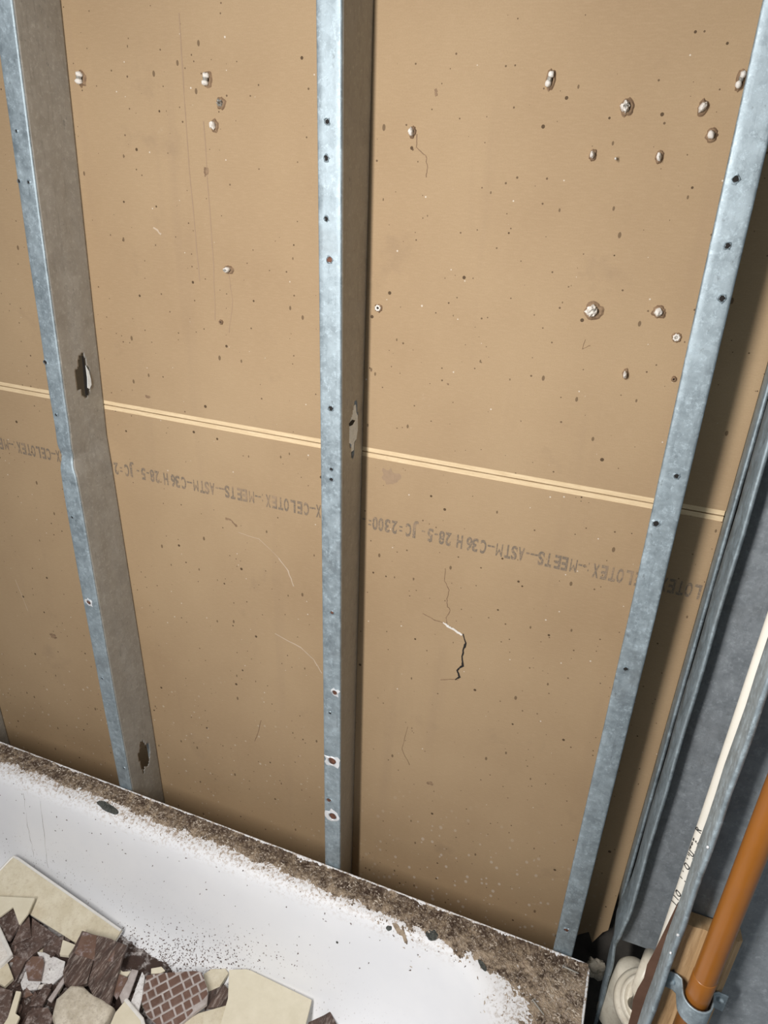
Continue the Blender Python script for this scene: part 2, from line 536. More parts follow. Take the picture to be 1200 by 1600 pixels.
# ---------------------------------------------------------------- metal studs
def stud(name, label, xL, xC, xB, z0, z1, holes, group, mat=GALV, yF=None, zs=None, lip=True):
    """C-shaped stud: front flange from xL to xC, solid web on its right-hand side running back to the board"""
    yF = yF or (lambda z: -D)
    root = empty(name, ((xL(.3) + xC(.3)) / 2, -D / 2, z0)); tag(root, label, 'metal stud', group)
    zs = zs or [z0 + (z1 - z0) * i / 60 for i in range(61)]
    R_ = .0022
    bm = bmesh.new(); rows = []
    for z in zs:
        y = yF(z); a, b = xL(z), xC(z); row = []
        row += [(a, y + .011), (a, y + .0015), (a + .0006, y + .0004), (a + .0016, y)]
        for k in range(1, 4): row.append((lerp(a, b, k / 4), y))
        row.append((b - R_, y))
        for k in range(1, 5):
            an = math.pi / 2 * k / 4
            row.append((b - R_ + R_ * math.sin(an), y + R_ - R_ * math.cos(an)))
        if not lip: row = row[1:]
        rows.append([bm.verts.new((p[0], p[1], z)) for p in row])
    for A, B in zip(rows, rows[1:]):
        for k in range(len(A) - 1): bm.faces.new((A[k], A[k + 1], B[k + 1], B[k]))
    fl = obj('front_flange', bm, mat, root, smooth=True); sheet_solid(fl, .0009, 0)
    # web with its punched holes
    bm = bmesh.new()
    NS = 30; zg = sorted(set([round(z0 + (z1 - z0) * k / 90, 4) for k in range(91)] + [round(.60 + .004 * k, 4) for k in range(30)]
                             + [round(z, 4) for h in holes for z in (min(q[1] for q in h) - .004 + .0025 * k for k in range(int((max(q[1] for q in h) - min(q[1] for q in h)) / .0025) + 4))]))

    def inpoly(s_, z_, poly):
        c = False
        for a in range(len(poly)):
            (x1, y1), (x2, y2) = poly[a], poly[a - 1]
            if (y1 > z_) != (y2 > z_) and s_ < (x2 - x1) * (z_ - y1) / (y2 - y1) + x1: c = not c
        return c
    G = []
    for z in zg:
        y0 = yF(z) + R_
        row = []
        for k in range(NS + 1):
            s = k / NS
            dent = math.sin(s * math.pi) * .0015 * noise.noise(Vector((0, s * 2, z * 7)))
            row.append(bm.verts.new((lerp(xC(z), xB(z), s) + dent, lerp(y0, -.0006, s), z)))
        G.append(row)
    for a in range(len(zg) - 1):
        for k in range(NS):
            if any(inpoly((k + .5) / NS, (zg[a] + zg[a + 1]) / 2, h) for h in holes): continue
            bm.faces.new((G[a][k], G[a][k + 1], G[a + 1][k + 1], G[a + 1][k]))
    wb = obj('web', bm, WEBM, root, smooth=True); sheet_solid(wb, .0009, 0)
    # rear flange lying on the board, out to the left
    bm = bmesh.new()
    rows = []
    for z in zs:
        a, b = xL(z), xB(z)
        rows.append([bm.verts.new(p) for p in ((b, -.0012, z), (lerp(b, a, .66), -.0012, z), (lerp(b, a, .66) + .0002, -.0045, z))])
    for A, B in zip(rows, rows[1:]):
        for k in range(2): bm.faces.new((A[k], A[k + 1], B[k + 1], B[k]))
    rf = obj('rear_flange', bm, GALVB, root); sheet_solid(rf, .0009, 0)
    return root


def screw_hole(root, px, py, r=.0024, kind='dark', y=None):
    p = at_y(px, py, (-D if y is None else y) - .0006)
    bm = bmesh.new(); n = 14
    lump(bm, p, (r, .0004, r * 1.1), .5, 2, px)
    h = obj('screw_hole', bm, {'dark': DARK, 'rust': RUST, 'torn': RUST}[kind], root)
    bm = bmesh.new(); vs_ = []
    R1 = r * (1.15 if kind != 'torn' else 1.2); R2 = r * (1.5 if kind != 'torn' else 2.0)
    for k in range(n):
        a = 2 * math.pi * k / n; q = random.uniform(.75, 1.45)
        vs_.append([bm.verts.new(p + Vector((math.cos(a) * rr, yy, math.sin(a) * rr))) for rr, yy in ((R1, -.0001), (R1 * 1.1, -.0011), (R2 * q, .0002))])
    for k in range(n):
        A, B = vs_[k], vs_[(k + 1) % n]
        for j in range(2): bm.faces.new((A[j], A[j + 1], B[j + 1], B[j]))
    obj('burr', bm, BURR if kind == 'torn' else GALV, h)


Z0, Z1 = -.41, 1.7
# middle stud
mL = lambda z: -.0141 * z
mC = lambda z: .0269 - .0141 * z
midhole = [(.56, .795), (.66, .792), (.66, .778), (.74, .776), (.74, .768), (.66, .766), (.66, .742), (.58, .738), (.58, .722), (.48, .718), (.44, .722), (.44, .735), (.34, .738), (.34, .772), (.44, .778), (.50, .785)]
mB = lambda z: mC(z) + .0003 - .0105 * max(0, 1 - max(z, -.1) / 1.2)
mid = stud('metal_stud', 'galvanised steel stud in the middle of the wall, with a stepped hole in its web', mL, mC, mB, Z0, Z1, [midhole], 'metal studs against the tan board')
for px, py, r, k in ((511, 190, .0022, 'dark'), (510, 247, .0022, 'dark'), (510, 342, .002, 'dark'), (515, 406, .0028, 'rust'), (517, 638, .0026, 'dark'), (518, 733, .0018, 'dark'), (518, 749, .002, 'dark'),
                     (519, 957, .002, 'rust'), (523, 1082, .0034, 'torn'), (516, 1114, .0018, 'dark'), (519, 1189, .0056, 'torn'), (514, 1250, .0035, 'rust'), (520, 1275, .0058, 'torn')):
    screw_hole(mid, px, py, r, k)
# right stud
rL = lambda z: .3817 - .00653 * z + .0022 * max(0, 1 - abs(z - .62) / .6)
rC = lambda z: rL(z) + .0276
rt = stud('metal_stud', 'broad galvanised stud on the right, its flange mottled white towards the top', rL, rC, rC, Z0, Z1, [], 'metal studs against the tan board', lip=False)
for px, py, r, k in ((1150, 280, .0024, 'dark'), (1137, 384, .0022, 'dark'), (1128, 466, .0026, 'dark'), (1057, 744, .0022, 'dark'), (1025, 818, .0028, 'dark'), (978, 1045, .0022, 'dark'), (885, 1453, .0032, 'rust')):
    screw_hole(rt, px, py, r, k)
# left stud: bent and buckled at about two fifths of the picture height
tL = [(-.41, -.411), (0, -.421), (.2, -.428), (.451, -.434), (.588, -.4355), (.655, -.4335), (.69, -.4325), (.754, -.431), (.852, -.428), (.933, -.4265), (1.16, -.4185), (1.7, -.401)]
tC = [(-.41, -.384), (0, -.394), (.2, -.400), (.458, -.4045), (.588, -.406), (.628, -.4075), (.652, -.4145), (.672, -.4095), (.72, -.4065), (.797, -.4035), (.855, -.402), (.986, -.398), (1.204, -.389), (1.7, -.371)]
tB = [(-.41, -.384), (-.109, -.391), (.2, -.398), (.419, -.4035), (.616, -.4085), (.666, -.4105), (.779, -.4065), (.841, -.405), (.928, -.402), (1.218, -.391), (1.7, -.372)]
lzs = sorted([Z0 + (Z1 - Z0) * i / 60 for i in range(61)] + [.60 + .006 * i for i in range(20)])
lh1 = [(.46, .798), (.60, .802), (.63, .785), (.70, .775), (.70, .750), (.62, .742), (.54, .735), (.44, .742), (.42, .750), (.34, .752), (.34, .780), (.42, .784)]
lh2 = [(.36, .060), (.44, .064), (.50, .082), (.60, .078), (.64, .066), (.76, .062), (.76, .040), (.68, .020), (.60, .012), (.52, .020), (.44, .006), (.40, .028)]
ydent = lambda z: -D + .006 * math.exp(-((z - .655) / .012) ** 2) + .0015 * math.exp(-((z - .70) / .03) ** 2)
lf = stud('metal_stud', 'leftmost full-height galvanised stud, bent with a buckle halfway down', lambda z: interp(tL, z), lambda z: interp(tC, z), lambda z: interp(tB, z), Z0, Z1, [lh1, lh2], 'metal studs against the tan board', yF=ydent, zs=lzs)
for px, py, r, k in ((26, 205, .0016, 'dark'), (30, 283, .002, 'dark'), (45, 285, .0018, 'dark'), (71, 566, .0026, 'dark'), (88, 648, .0017, 'dark'), (113, 808, .0017, 'dark'), (139, 941, .0035, 'torn'), (139, 938, .0015, 'dark'), (160, 1060, .0016, 'dark'), (194, 1200, .0018, 'dark')):
    screw_hole(lf, px, py, r, k)


def at_x(px, py, X):
    r = ray(px, py); return CAM + r * ((X - CAM.x) / r.x)


def patch(name, pxs, X, mat, parent, th=.0006):
    bm = bmesh.new()
    A = [bm.verts.new(at_x(px, py, X)) for px, py in pxs]; B = [bm.verts.new(v.co + Vector((-th, 0, 0))) for v in A]
    bm.faces.new(A); bm.faces.new(B)
    for k in range(len(A)): bm.faces.new((A[k], A[(k + 1) % len(A)], B[(k + 1) % len(A)], B[k]))
    return obj(name, bm, mat, parent)


PALE = stone_like('brightened_zinc', (.72, .78, .80), (.88, .91, .92), (.35, .38, .38), 110, .5, .05, .35)  # light on the metal is put into this pale colour
patch('slot_shade', [(128, 556), (131, 557), (134, 580), (137, 600), (137.5, 617), (134, 619), (132, 600), (130, 575)], -.4042, DARK, lf)  # near-black strip painted for the shade beside the tab
t_ = patch('bent_tab', [(134, 571), (139, 580), (142, 592), (143, 601), (140, 608), (137, 606), (136.5, 590)], -.4030, PALE, lf)
t_['label'] = 'whitish bent tab beside a painted shade strip'
t_ = patch('lit_metal_patch', [(553, 634), (556, 632), (557, 645), (559, 649), (559, 672), (557, 686), (554, 690), (553, 703), (549, 706), (549, 694), (545, 692), (545.5, 661), (549, 653), (550, 640)], .0150, PALE, mid)  # added plate, painted bright as metal lit beyond the hole
t_['label'] = 'patch added in the stepped hole, painted pale like lit metal'
patch('slot_shade', [(546, 662), (551, 656), (555, 657), (551, 664), (546.5, 666)], .0158, DARK, mid)  # shadow inside the hole, painted as a near-black shape

# the next stud just shows at the left edge above the tub
fl_ = at_y(9, 1140, 0).x
stud('metal_stud', 'sliver of a grey stud at the far left edge, just above the tub', lambda z: fl_ - .0275 - .002 * z, lambda z: fl_ - .02 * z, lambda z: fl_ - .02 * z, Z0, Z1, [], 'metal studs against the tan board')

# ---------------------------------------------------------------- framing of the end wall
XE = .461


def strip(name, zs, yb, yf, x, mat, parent, roll=.0012):
    """flange in the plane x, from yb(z) (far) to yf(z) (near), rolled lips on both edges"""
    bm = bmesh.new(); rows = []
    for z in zs:
        b, f_ = yb(z), yf(z); w = b - f_
        xx = x(z)
        q = min(roll, w * .2)
        row = [(xx + .004, b), (xx + q, b - q * .2), (xx, b - q), (xx + .0006, lerp(b, f_, .42)), (xx + .0010, lerp(b, f_, .5)), (xx + .0002, lerp(b, f_, .58)), (xx, f_ + q), (xx + q * .5, f_), (xx + .0035, f_ + .0006)]
        rows.append([bm.verts.new((a, y, z)) for a, y in row])
    for A, B in zip(rows, rows[1:]):
        for k in range(len(A) - 1): bm.faces.new((A[k], A[k + 1], B[k + 1], B[k]))
    o = obj(name, bm, mat, parent, smooth=True); sheet_solid(o, .0009, 0)
    return o


def zlist(a, b, n): return [a + (b - a) * i / n for i in range(n + 1)]


# narrow angle along the end of the board
ang = empty('corner_angle', (XE, -.02, 0))
tag(ang, 'narrow dark grey metal angle closing the right edge of the tan board', 'metal angle')
strip('flange', zlist(.075, 1.7, 40), lambda z: -.001, lambda z: -.036, lambda z: .4595, GALV, ang)

# corner stud opening towards the viewer
cs = empty('corner_stud', (XE, -.09, 0))
tag(cs, 'corner stud with streaked edge and wide flat grey web, nearest the tan board', 'metal stud', 'studs of the plumbing wall')
czs = zlist(-.10, .18, 22) + zlist(.20, 1.7, 30)
w0 = [(-.10, -.1005), (-.06, -.082), (-.02, -.070), (.03, -.060), (.06, -.052), (.10, -.050), (.16, -.055), (.2, -.057), (1.7, -.057)]
w1 = [(-.10, -.102), (-.07, -.110), (.05, -.110), (.09, -.106), (.13, -.116), (.2, -.118), (1.7, -.119)]
xx_ = [(-.10, .461), (.06, .459), (.10, .4560), (.13, .4575), (.17, .4615), (.3, .461), (1.7, .461)]
strip('flange', czs, lambda z: interp(w0, z), lambda z: interp(w1, z), lambda z: interp(xx_, z) - .0005 * math.sin(z * 90), GALV, cs)
bm = bmesh.new()
gx = [.4665 + (.575 - .4665) * i / 12 for i in range(13)]; gz = zlist(.09, 1.7, 50)
V = [[bm.verts.new((x, -.0905 + .0008 * noise.noise(Vector((x * 18, 0, z * 6))), z)) for x in gx] for z in gz]
for A, B in zip(V, V[1:]):
    for k in range(12): bm.faces.new((A[k], A[k + 1], B[k + 1], B[k]))
wb = obj('web', bm, GALV2, cs); sheet_solid(wb, .0009, 0)

# next stud of the end wall, its flange catching the light
ps = empty('plumbing_wall_stud', (XE, -.35, 0))
tag(ps, 'bright rough-edged galvanised stud flange between the white pipe and the copper pipe', 'metal stud', 'studs of the plumbing wall')
strip('flange', zlist(.20, 1.7, 50), lambda z: -.335, lambda z: -.3665 + .0004 * math.sin(z * 310) + .0003 * math.sin(z * 977), lambda z: .461 - .0004 * math.sin(z * 60), GALV, ps)
bm = bmesh.new()
gx = [.463 + (.60 - .463) * i / 12 for i in range(13)]; gz = zlist(.20, 1.7, 50)
V = [[bm.verts.new((x, -.332 + .0010 * noise.noise(Vector((x * 18, 4, z * 6))), z)) for x in gx] for z in gz]
for A, B in zip(V, V[1:]):
    for k in range(12): bm.faces.new((A[k], A[k + 1], B[k + 1], B[k]))
wb = obj('web', bm, GALV2, ps); sheet_solid(wb, .0009, 0)
for px, py in ((1059, 1461), (1048, 1489), (1106, 1324)):
    p = at_y(px, py, -.367)
    bm = bmesh.new(); lump(bm, p, (.0012, .0012, .0014), .5, 1, px); obj('metal_burr', bm, BURR, ps)

# ---------------------------------------------------------------- pipes and fittings
pv = empty('plastic_pipe', (.494, -.2, FLOOR))
tag(pv, 'thin ivory plastic water pipe half hidden behind the bright stud flange', 'pipe')
bm = bmesh.new(); tube(bm, [(.4945, -.2, z) for z in zlist(.06, 1.7, 10)], .0082, 32)
obj('pipe', bm, PVC, pv, smooth=True)
# printed characters running up the pipe
bm = bmesh.new()
for ch, px, py in (('I', 1052.5, 1413), ('I', 1056, 1405), ('O', 1059.5, 1398), ('I', 1066.5, 1376), ('I', 1070.5, 1367), ('O', 1073, 1356), ('I', 1077, 1347), ('I', 1078.5, 1341), ('U', 1080, 1336), ('T', 1082, 1330), ('T', 1084.5, 1324), ('E', 1087, 1317), ('R', 1091, 1299)):
    p = at_y(px, py, -.2075)
    me, cx, wd = glyph_mesh(ch)
    tmp = bmesh.new(); tmp.from_mesh(me); vm = {}
    for v in tmp.verts:
        u = (v.co.x - cx) * .0085; w = (v.co.y - .35) * .0075     # reads upwards along the pipe
        X = p.x - w; dx = X - .4945
        Y = -.2 - math.sqrt(max(.0083 ** 2 - min(abs(dx), .0078) ** 2, 0)) - .0002
        vm[v] = bm.verts.new((X, Y, p.z + u))
    for fc in tmp.faces: bm.faces.new([vm[v] for v in fc.verts])
    tmp.free()
obj('printed_text', bm, BLACKINK, pv)

# brown strip beside it
bm = bmesh.new()
P = [(1058, 1412), (1040, 1450), (1022, 1487), (1011, 1507), (1006, 1528), (996, 1545), (989, 1562), (987, 1580), (980, 1606), (1005, 1606), (1030, 1530), (1062, 1440)]
fr = [bm.verts.new(at_y(x, y, -.255)) for x, y in P]; bk = [bm.verts.new(at_y(x, y, -.255) + Vector((.003, .006, 0))) for x, y in P]
bm.faces.new(fr); bm.faces.new(bk)
for i in range(len(P)): bm.faces.new((fr[i], fr[(i + 1) % len(P)], bk[(i + 1) % len(P)], bk[i]))
tag(obj('brown_strip', bm, BROWNP), 'tapering reddish brown strip between the ivory pipe and the bright stud flange', 'strip')

# drain fitting low in the corner
fc = at_y(1012, 1566, -.17)
dr = empty('drain_fitting', fc); tag(dr, 'dirty cream plastic drain fitting with concentric rings, low in the corner beside the tub end', 'pipe fitting')
ax = Vector((-.06, -.50, .86)).normalized()
bm = bmesh.new()
lathe(bm, fc, ax, [(0, -.006), (.0155, -.006), (.0165, -.005), (.0172, .002), (.0185, .003), (.0205, .002), (.021, -.004), (.0265, -.006), (.028, -.003), (.0315, -.004), (.033, -.009), (.0345, -.016), (.0375, -.017), (.040, -.021), (.041, -.028), (.041, -.038), (.036, -.043), (.030, -.05), (.028, -.09)])
obj('ringed_hub', bm, PVCD, dr, smooth=True)
bm = bmesh.new()
c2 = at_y(990, 1522, -.105)
lathe(bm, c2, (0.05, -.1, 1), [(0, .012), (.012, .011), (.020, .008), (.024, 0), (.025, -.01), (.026, -.03), (.026, -.12)])
obj('body', bm, PVCD, dr, smooth=True)
bm = bmesh.new(); q0 = at_y(1013, 1512, -.16); q1 = at_y(1000, 1548, -.175)
tube(bm, [q0 + Vector((.004, .02, .0)), q0, q1, q1 + Vector((0, 0, -.03))], [.010, .011, .011, .010], 20)
obj('spout', bm, PVCD, dr, smooth=True)

# wood blocking behind the copper pipe
wd = empty('wood_blocking', (.487, -.343, .3))
tag(wd, 'pale pine block behind the copper pipe at the bottom right', 'wood block')
bm = bmesh.new()
prof = [(.464, -.352), (.464, -.334), (.513, -.334), (.513, -.349), (.508, -.353)]
for k in range(6): prof.append((lerp(.506, .466, k / 5), -.353 + (.0012 if k % 2 else 0)))
ztop = .485
B0 = [bm.verts.new((x, y, .22)) for x, y in prof]; B1 = [bm.verts.new((x, y, ztop + (y + .353) * -.3)) for x, y in prof]
bm.faces.new(B0); bm.faces.new(B1)
for i in range(len(prof)): bm.faces.new((B0[i], B0[(i + 1) % len(prof)], B1[(i + 1) % len(prof)], B1[i]))
obj('block', bm, WOOD, wd)
bm = bmesh.new(); lump(bm, at_y(1050, 1525, -.3535), (.0022, .0008, .008), .4, 2, 4); obj('knot_hole', bm, DARK, wd)
bm = bmesh.new(); lump(bm, at_y(1107, 1574, -.3535), (.0005, .0006, .008), .3, 2, 4); obj('split', bm, DARK, wd)

cu = empty('copper_pipe', (.491, -.366, FLOOR))
tag(cu, 'orange-brown copper pipe rising at the right edge', 'pipe')
PC = (.4915, -.3655)
bm = bmesh.new(); tube(bm, [(PC[0], PC[1], z) for z in zlist(.10, 1.7, 12)], .0098, 40); obj('pipe', bm, COPPER, cu, smooth=True)
zz = at_y(1083, 1525, -.37).z
bm = bmesh.new(); tube(bm, [(PC[0], PC[1], zz - .10), (PC[0], PC[1], zz - .001), (PC[0], PC[1], zz)], [.0102, .0102, .0098], 40); obj('coupling', bm, COPPER, cu, smooth=True)

zc = at_y(1078, 1583, -.377).z
cl = empty('pipe_strap', (PC[0], PC[1], zc)); tag(cl, 'galvanised pipe strap holding the copper pipe to the pine block', 'pipe strap')
bm = bmesh.new(); rows = []
path = [(-.024, .0125), (-.0175, .0125), (-.0135, .010)]
for k in range(0, 13):
    a = math.pi * k / 12; path.append((-.0128 * math.cos(a), -.0128 * math.sin(a) * 1.0 + (.0 if 0 < k < 12 else .0)))
path += [(.0135, .010), (.0175, .0125), (.026, .0125)]
for dx, dy in path:
    tlt = -.10 * dx
    rows.append([bm.verts.new((PC[0] + dx, PC[1] + dy * 1.0 - .001, zc + h + tlt)) for h in (-.012, -.0105, 0, .0085, .010)])
for A, B in zip(rows, rows[1:]):
    for k in range(4): bm.faces.new((A[k], A[k + 1], B[k + 1], B[k]))
s_ = obj('strap', bm, GALV, cl, smooth=True); sheet_solid(s_, .0014, 0)
for dx in (-.020, .021):
    bm = bmesh.new(); lathe(bm, (PC[0] + dx, PC[1] + .0105, zc), (0, -1, 0), [(0, .0022), (.002, .002), (.003, .001), (.0032, -.001)], 20); obj('screw_head', bm, GALV, cl, smooth=True)

# lump at the foot of the board
bm = bmesh.new(); lump(bm, at_y(931, 1513, -.012), (.016, .012, .020), .45, 3, 8)
tag(obj('plaster_lump', bm, ROCK), 'beige plaster lump in the dark gap behind the tub corner', 'debris')

# ---------------------------------------------------------------- wall anchors left in the board
ANCH = [
    (127, 122, 'bi', 11, 20, 'two-lobed plug beside the top of the left stud'),
    (324, 124, 'bi', 11, 20, 'two-lobed plug, upper one of the pair in the left bay'),
    (345, 161, 'dark', 11, 15, 'crumpled dark grey metal bit between the white plugs of the left bay'),
    (335, 196, 'plug', 9, 16, 'single white plug under the dark metal bit in the left bay'),
    (357, 421, 'plug', 12, 10, 'small pale plug with a grey centre midway down the left bay'),
    (346, 503, 'ring', 6, 7, 'tiny raised hole just above the seam in the left bay'),
    (644, 206, 'plug', 9, 15, 'white plug right of the middle stud with a crack running down from it'),
    (591, 481, 'ring', 9, 10, 'small ringed plug close to the right side of the middle stud'),
    (860, 124, 'bi', 12, 25, 'two-lobed grey and white plug, uppermost left in the right-hand cluster'),
    (1157, 125, 'bi', 12, 28, 'two-lobed plug touching the upper edge of the right stud'),
    (979, 167, 'rough', 17, 22, 'large ragged grey plug in the middle of the upper cluster'),
    (1098, 168, 'plug', 13, 21, 'slanting elongated plug near the top of the right stud'),
    (1111, 211, 'plug', 14, 18, 'blocky white plug just below the slanting one near the right stud'),
    (926, 242, 'plug', 9, 14, 'small pale plug at the lower left of the upper cluster'),
    (963, 248, 'plug', 5, 6, 'tiny white speck of a plug between two small pale plugs'),
    (1030, 245, 'plug', 10, 16, 'small oval pale plug at the lower right of the upper cluster'),
    (927, 485, 'rough', 23, 22, 'large torn white plug with a flap of paper, right bay'),
    (1029, 487, 'plug', 17, 15, 'round white plug right of the large torn one'),
    (1057, 527, 'ring', 12, 12, 'white ring-shaped plug with a dark centre beside the right stud'),
    (977, 584, 'plug', 8, 13, 'small pale oval plug below the large torn one'),
    (1053, 592, 'ring', 7, 7, 'tiny brown-rimmed hole beside the right stud'),
]
for i, (px, py, kind, w, h, lab) in enumerate(ANCH):
    c = at_y(px, py, 0)
    sx = (at_y(px + w / 2, py) - c).length; sz = abs((at_y(px, py - h / 2) - c).z)
    root = empty('wall_anchor', c)
    tag(root, lab, 'wall plug', 'wall plugs sticking out of the tan board')
    bm = bmesh.new()
    tilt = -.35 if kind == 'plug' and w > 11 else -.15
    if kind == 'bi':
        lump(bm, c + Vector((.001, -.004, sz * .55)), (sx * .8, .005, sz * .5), .3, 2, i)
        lump(bm, c + Vector((-.001, -.004, -sz * .55)), (sx * .85, .005, sz * .5), .3, 2, i + 30)
        obj('plug', bm, GYPS, root, smooth=True)
        bm = bmesh.new(); lump(bm, c + Vector((0, -.0045, 0)), (sx * .62, .0035, sz * .45), .3, 2, i); obj('screw_tip', bm, WEBM, root)
    elif kind == 'dark':
        for k in range(6):
            a = k * 1.05
            lump(bm, c + Vector((math.cos(a) * sx * .5, -.003, math.sin(a) * sz * .55)), (sx * .33, .003, sz * .33), .8, 1, i + k)
        obj('crumpled_metal', bm, WEBM, root)
    elif kind == 'ring':
        n = 20; R_ = []
        for k in range(n):
            a = 2 * math.pi * k / n; q = 1 + .15 * math.sin(k * 2.3)
            R_.append([bm.verts.new(c + Vector((math.cos(a) * sx * rr * q, yy, math.sin(a) * sz * rr * q))) for rr, yy in ((1.0, 0), (.95, -.0025), (.65, -.0035), (.42, -.002), (.40, 0))])
        for k in range(n):
            A, B = R_[k], R_[(k + 1) % n]
            for j in range(4): bm.faces.new((A[j], A[j + 1], B[j + 1], B[j]))
        obj('plug', bm, GYPS if w > 8 else TORN, root, smooth=True)
        bm = bmesh.new(); lump(bm, c + Vector((0, -.0006, 0)), (sx * .42, .0006, sz * .42), .2, 2, i); obj('hole', bm, DARK if w < 11 else WEBM, root)
    elif kind == 'rough':
        for k in range(5):
            a = k * 1.4 + i
            lump(bm, c + Vector((math.cos(a) * sx * .35 - sx * .15, -.004, math.sin(a) * sz * .45)), (sx * .5, .006, sz * .45), .7, 2, i + k)
        obj('plug', bm, GYPS, root)
        bm = bmesh.new(); lump(bm, c + Vector((sx * .15, -.006, sz * .1)), (sx * .35, .004, sz * .4), .6, 2, i); obj('screw_tip', bm, WEBM, root)
    else:
        lump(bm, Vector((0, 0, 0)), (sx * .8, .006, sz * .88), .3, 2, i)
        bmesh.ops.rotate(bm, verts=bm.verts, cent=(0, 0, 0), matrix=Matrix.Rotation(tilt if i != 11 else .55, 3, 'Y'))
        bmesh.ops.translate(bm, verts=bm.verts, vec=c + Vector((0, -.004, 0)))
        obj('plug', bm, GYPS, root, smooth=(i % 2 == 0))
        if i == 4:
            bm = bmesh.new(); lump(bm, c + Vector((0, -.0085, 0)), (sx * .45, .002, sz * .4), .3, 2, i); obj('screw_tip', bm, WEBM, root)
    if w > 6:
        bm = bmesh.new(); n = 22; R_ = []
        for k in range(n):
            a = 2 * math.pi * k / n; q = 1 + .35 * noise.noise(Vector((math.cos(a) * 2, math.sin(a) * 2, i)))
            R_.append([bm.verts.new(c + Vector((sx * .12 + math.cos(a) * sx * rr * q, yy, -sz * .05 + math.sin(a) * sz * rr * q))) for rr, yy in ((.7, -.0022), (1.05, -.0018), (1.4, .0002))])
        for k in range(n):
            A, B = R_[k], R_[(k + 1) % n]
            for j in range(2): bm.faces.new((A[j], A[j + 1], B[j + 1], B[j]))
        obj('torn_rim', bm, TORN, root)

# ---------------------------------------------------------------- bathtub
TX0, TX1, TY0, TY1 = -1.083, .4375, -.842, -.0825


def rrect(ins, z, r, n=14, side=24):
    b, rt_, f_, l_ = ins
    x0, x1, y0, y1 = TX0 + l_, TX1 - rt_, TY0 + f_, TY1 - b
    pts = []
    for cx, cy, a0, nx, ny in ((x1 - r, y1 - r, 0, 0, 0), (x0 + r, y1 - r, 90, 0, 0), (x0 + r, y0 + r, 180, 0, 0), (x1 - r, y0 + r, 270, 0, 0)):
        for k in range(n + 1):
            a = math.radians(a0 + 90 * k / n); pts.append((cx + r * math.cos(a), cy + r * math.sin(a)))
    out = []
    # straight runs subdivided
    m_ = n + 1
    for q in range(4):
        out += pts[q * m_:(q + 1) * m_]
        a = pts[(q + 1) * m_ - 1]; b_ = pts[((q + 1) * m_) % len(pts)]
        for k in range(1, side): out.append((lerp(a[0], b_[0], k / side), lerp(a[1], b_[1], k / side)))
    return [(x, y, z) for x, y in out]


loops = [((0, 0, 0, 0), FLOOR, .012), ((0, 0, 0, 0), -.02, .012), ((0, 0, 0, 0), .0025, .012), ((.001, .001, .001, .001), .0038, .012), ((.0028, .0028, .003, .003), .0038, .011), ((.0040, .0040, .004, .004), .0022, .010),
         ((.006, .006, .006, .006), -.0010, .010), ((.012, .012, .012, .012), -.0022, .012),
         ((.044, .080, .06, .06), -.0035, .10), ((.052, .090, .068, .07), -.0065, .115), ((.058, .098, .074, .08), -.013, .125), ((.062, .104, .078, .09), -.024, .13),
         ((.066, .112, .085, .11), -.06, .13), ((.071, .122, .09, .14), -.11, .13), ((.077, .134, .10, .18), -.16, .13), ((.084, .145, .11, .20), -.19, .13),
         ((.095, .160, .125, .22), -.213, .13), ((.112, .18, .145, .24), -.228, .125), ((.135, .21, .17, .27), -.2345, .12), ((.20, .28, .22, .33), -.2365, .10), ((.30, .45, .30, .45), -.2375, .06)]
tub = empty('bathtub', ((TX0 + TX1) / 2, (TY0 + TY1) / 2, FLOOR))
tag(tub, 'white enamelled bathtub with a grimy mortar-crusted ledge and broken tiles inside', 'bathtub')
bm = bmesh.new()
rings = [[bm.verts.new(p) for p in rrect(i_, z, r)] for i_, z, r in loops]
for A, B in zip(rings, rings[1:]):
    n = len(A)
    for k in range(n): bm.faces.new((A[k], A[(k + 1) % n], B[(k + 1) % n], B[k]))
bm.faces.new(rings[-1])
shell = obj('shell', bm, ENAMEL, tub, smooth=True)
md = shell.modifiers.new('edges', 'EDGE_SPLIT'); md.split_angle = math.radians(50)


def surf(px, py):
    """point on the back half of the tub's inside seen at a pixel (march along the sight line)"""
    r = ray(px, py); t = .5
    while t < 3:
        p = CAM + r * t
        if p.z <= tubz(p.x, p.y): return p
        t += .0005
    return p


def tubz(x, y):
    db = TY1 - y; dr = TX1 - x
    zprev = None
    if db < 0 or dr < 0: return -9
    for (i0, z0, r0), (i1, z1, r1) in zip(loops[4:], loops[5:]):
        # distance measured with the rounded corner
        def inside(i_, r):
            bx = dr - i_[1]; by = db - i_[0]
            if bx < r and by < r: return r - math.hypot(r - bx, r - by)
            return min(bx, by)
        a = inside(i0, r0); b = inside(i1, r1)
        if a >= 0 and b < 0:
            t = a / (a - b); return lerp(z0, z1, t)
    return loops[-1][1] if db > .1 else .004


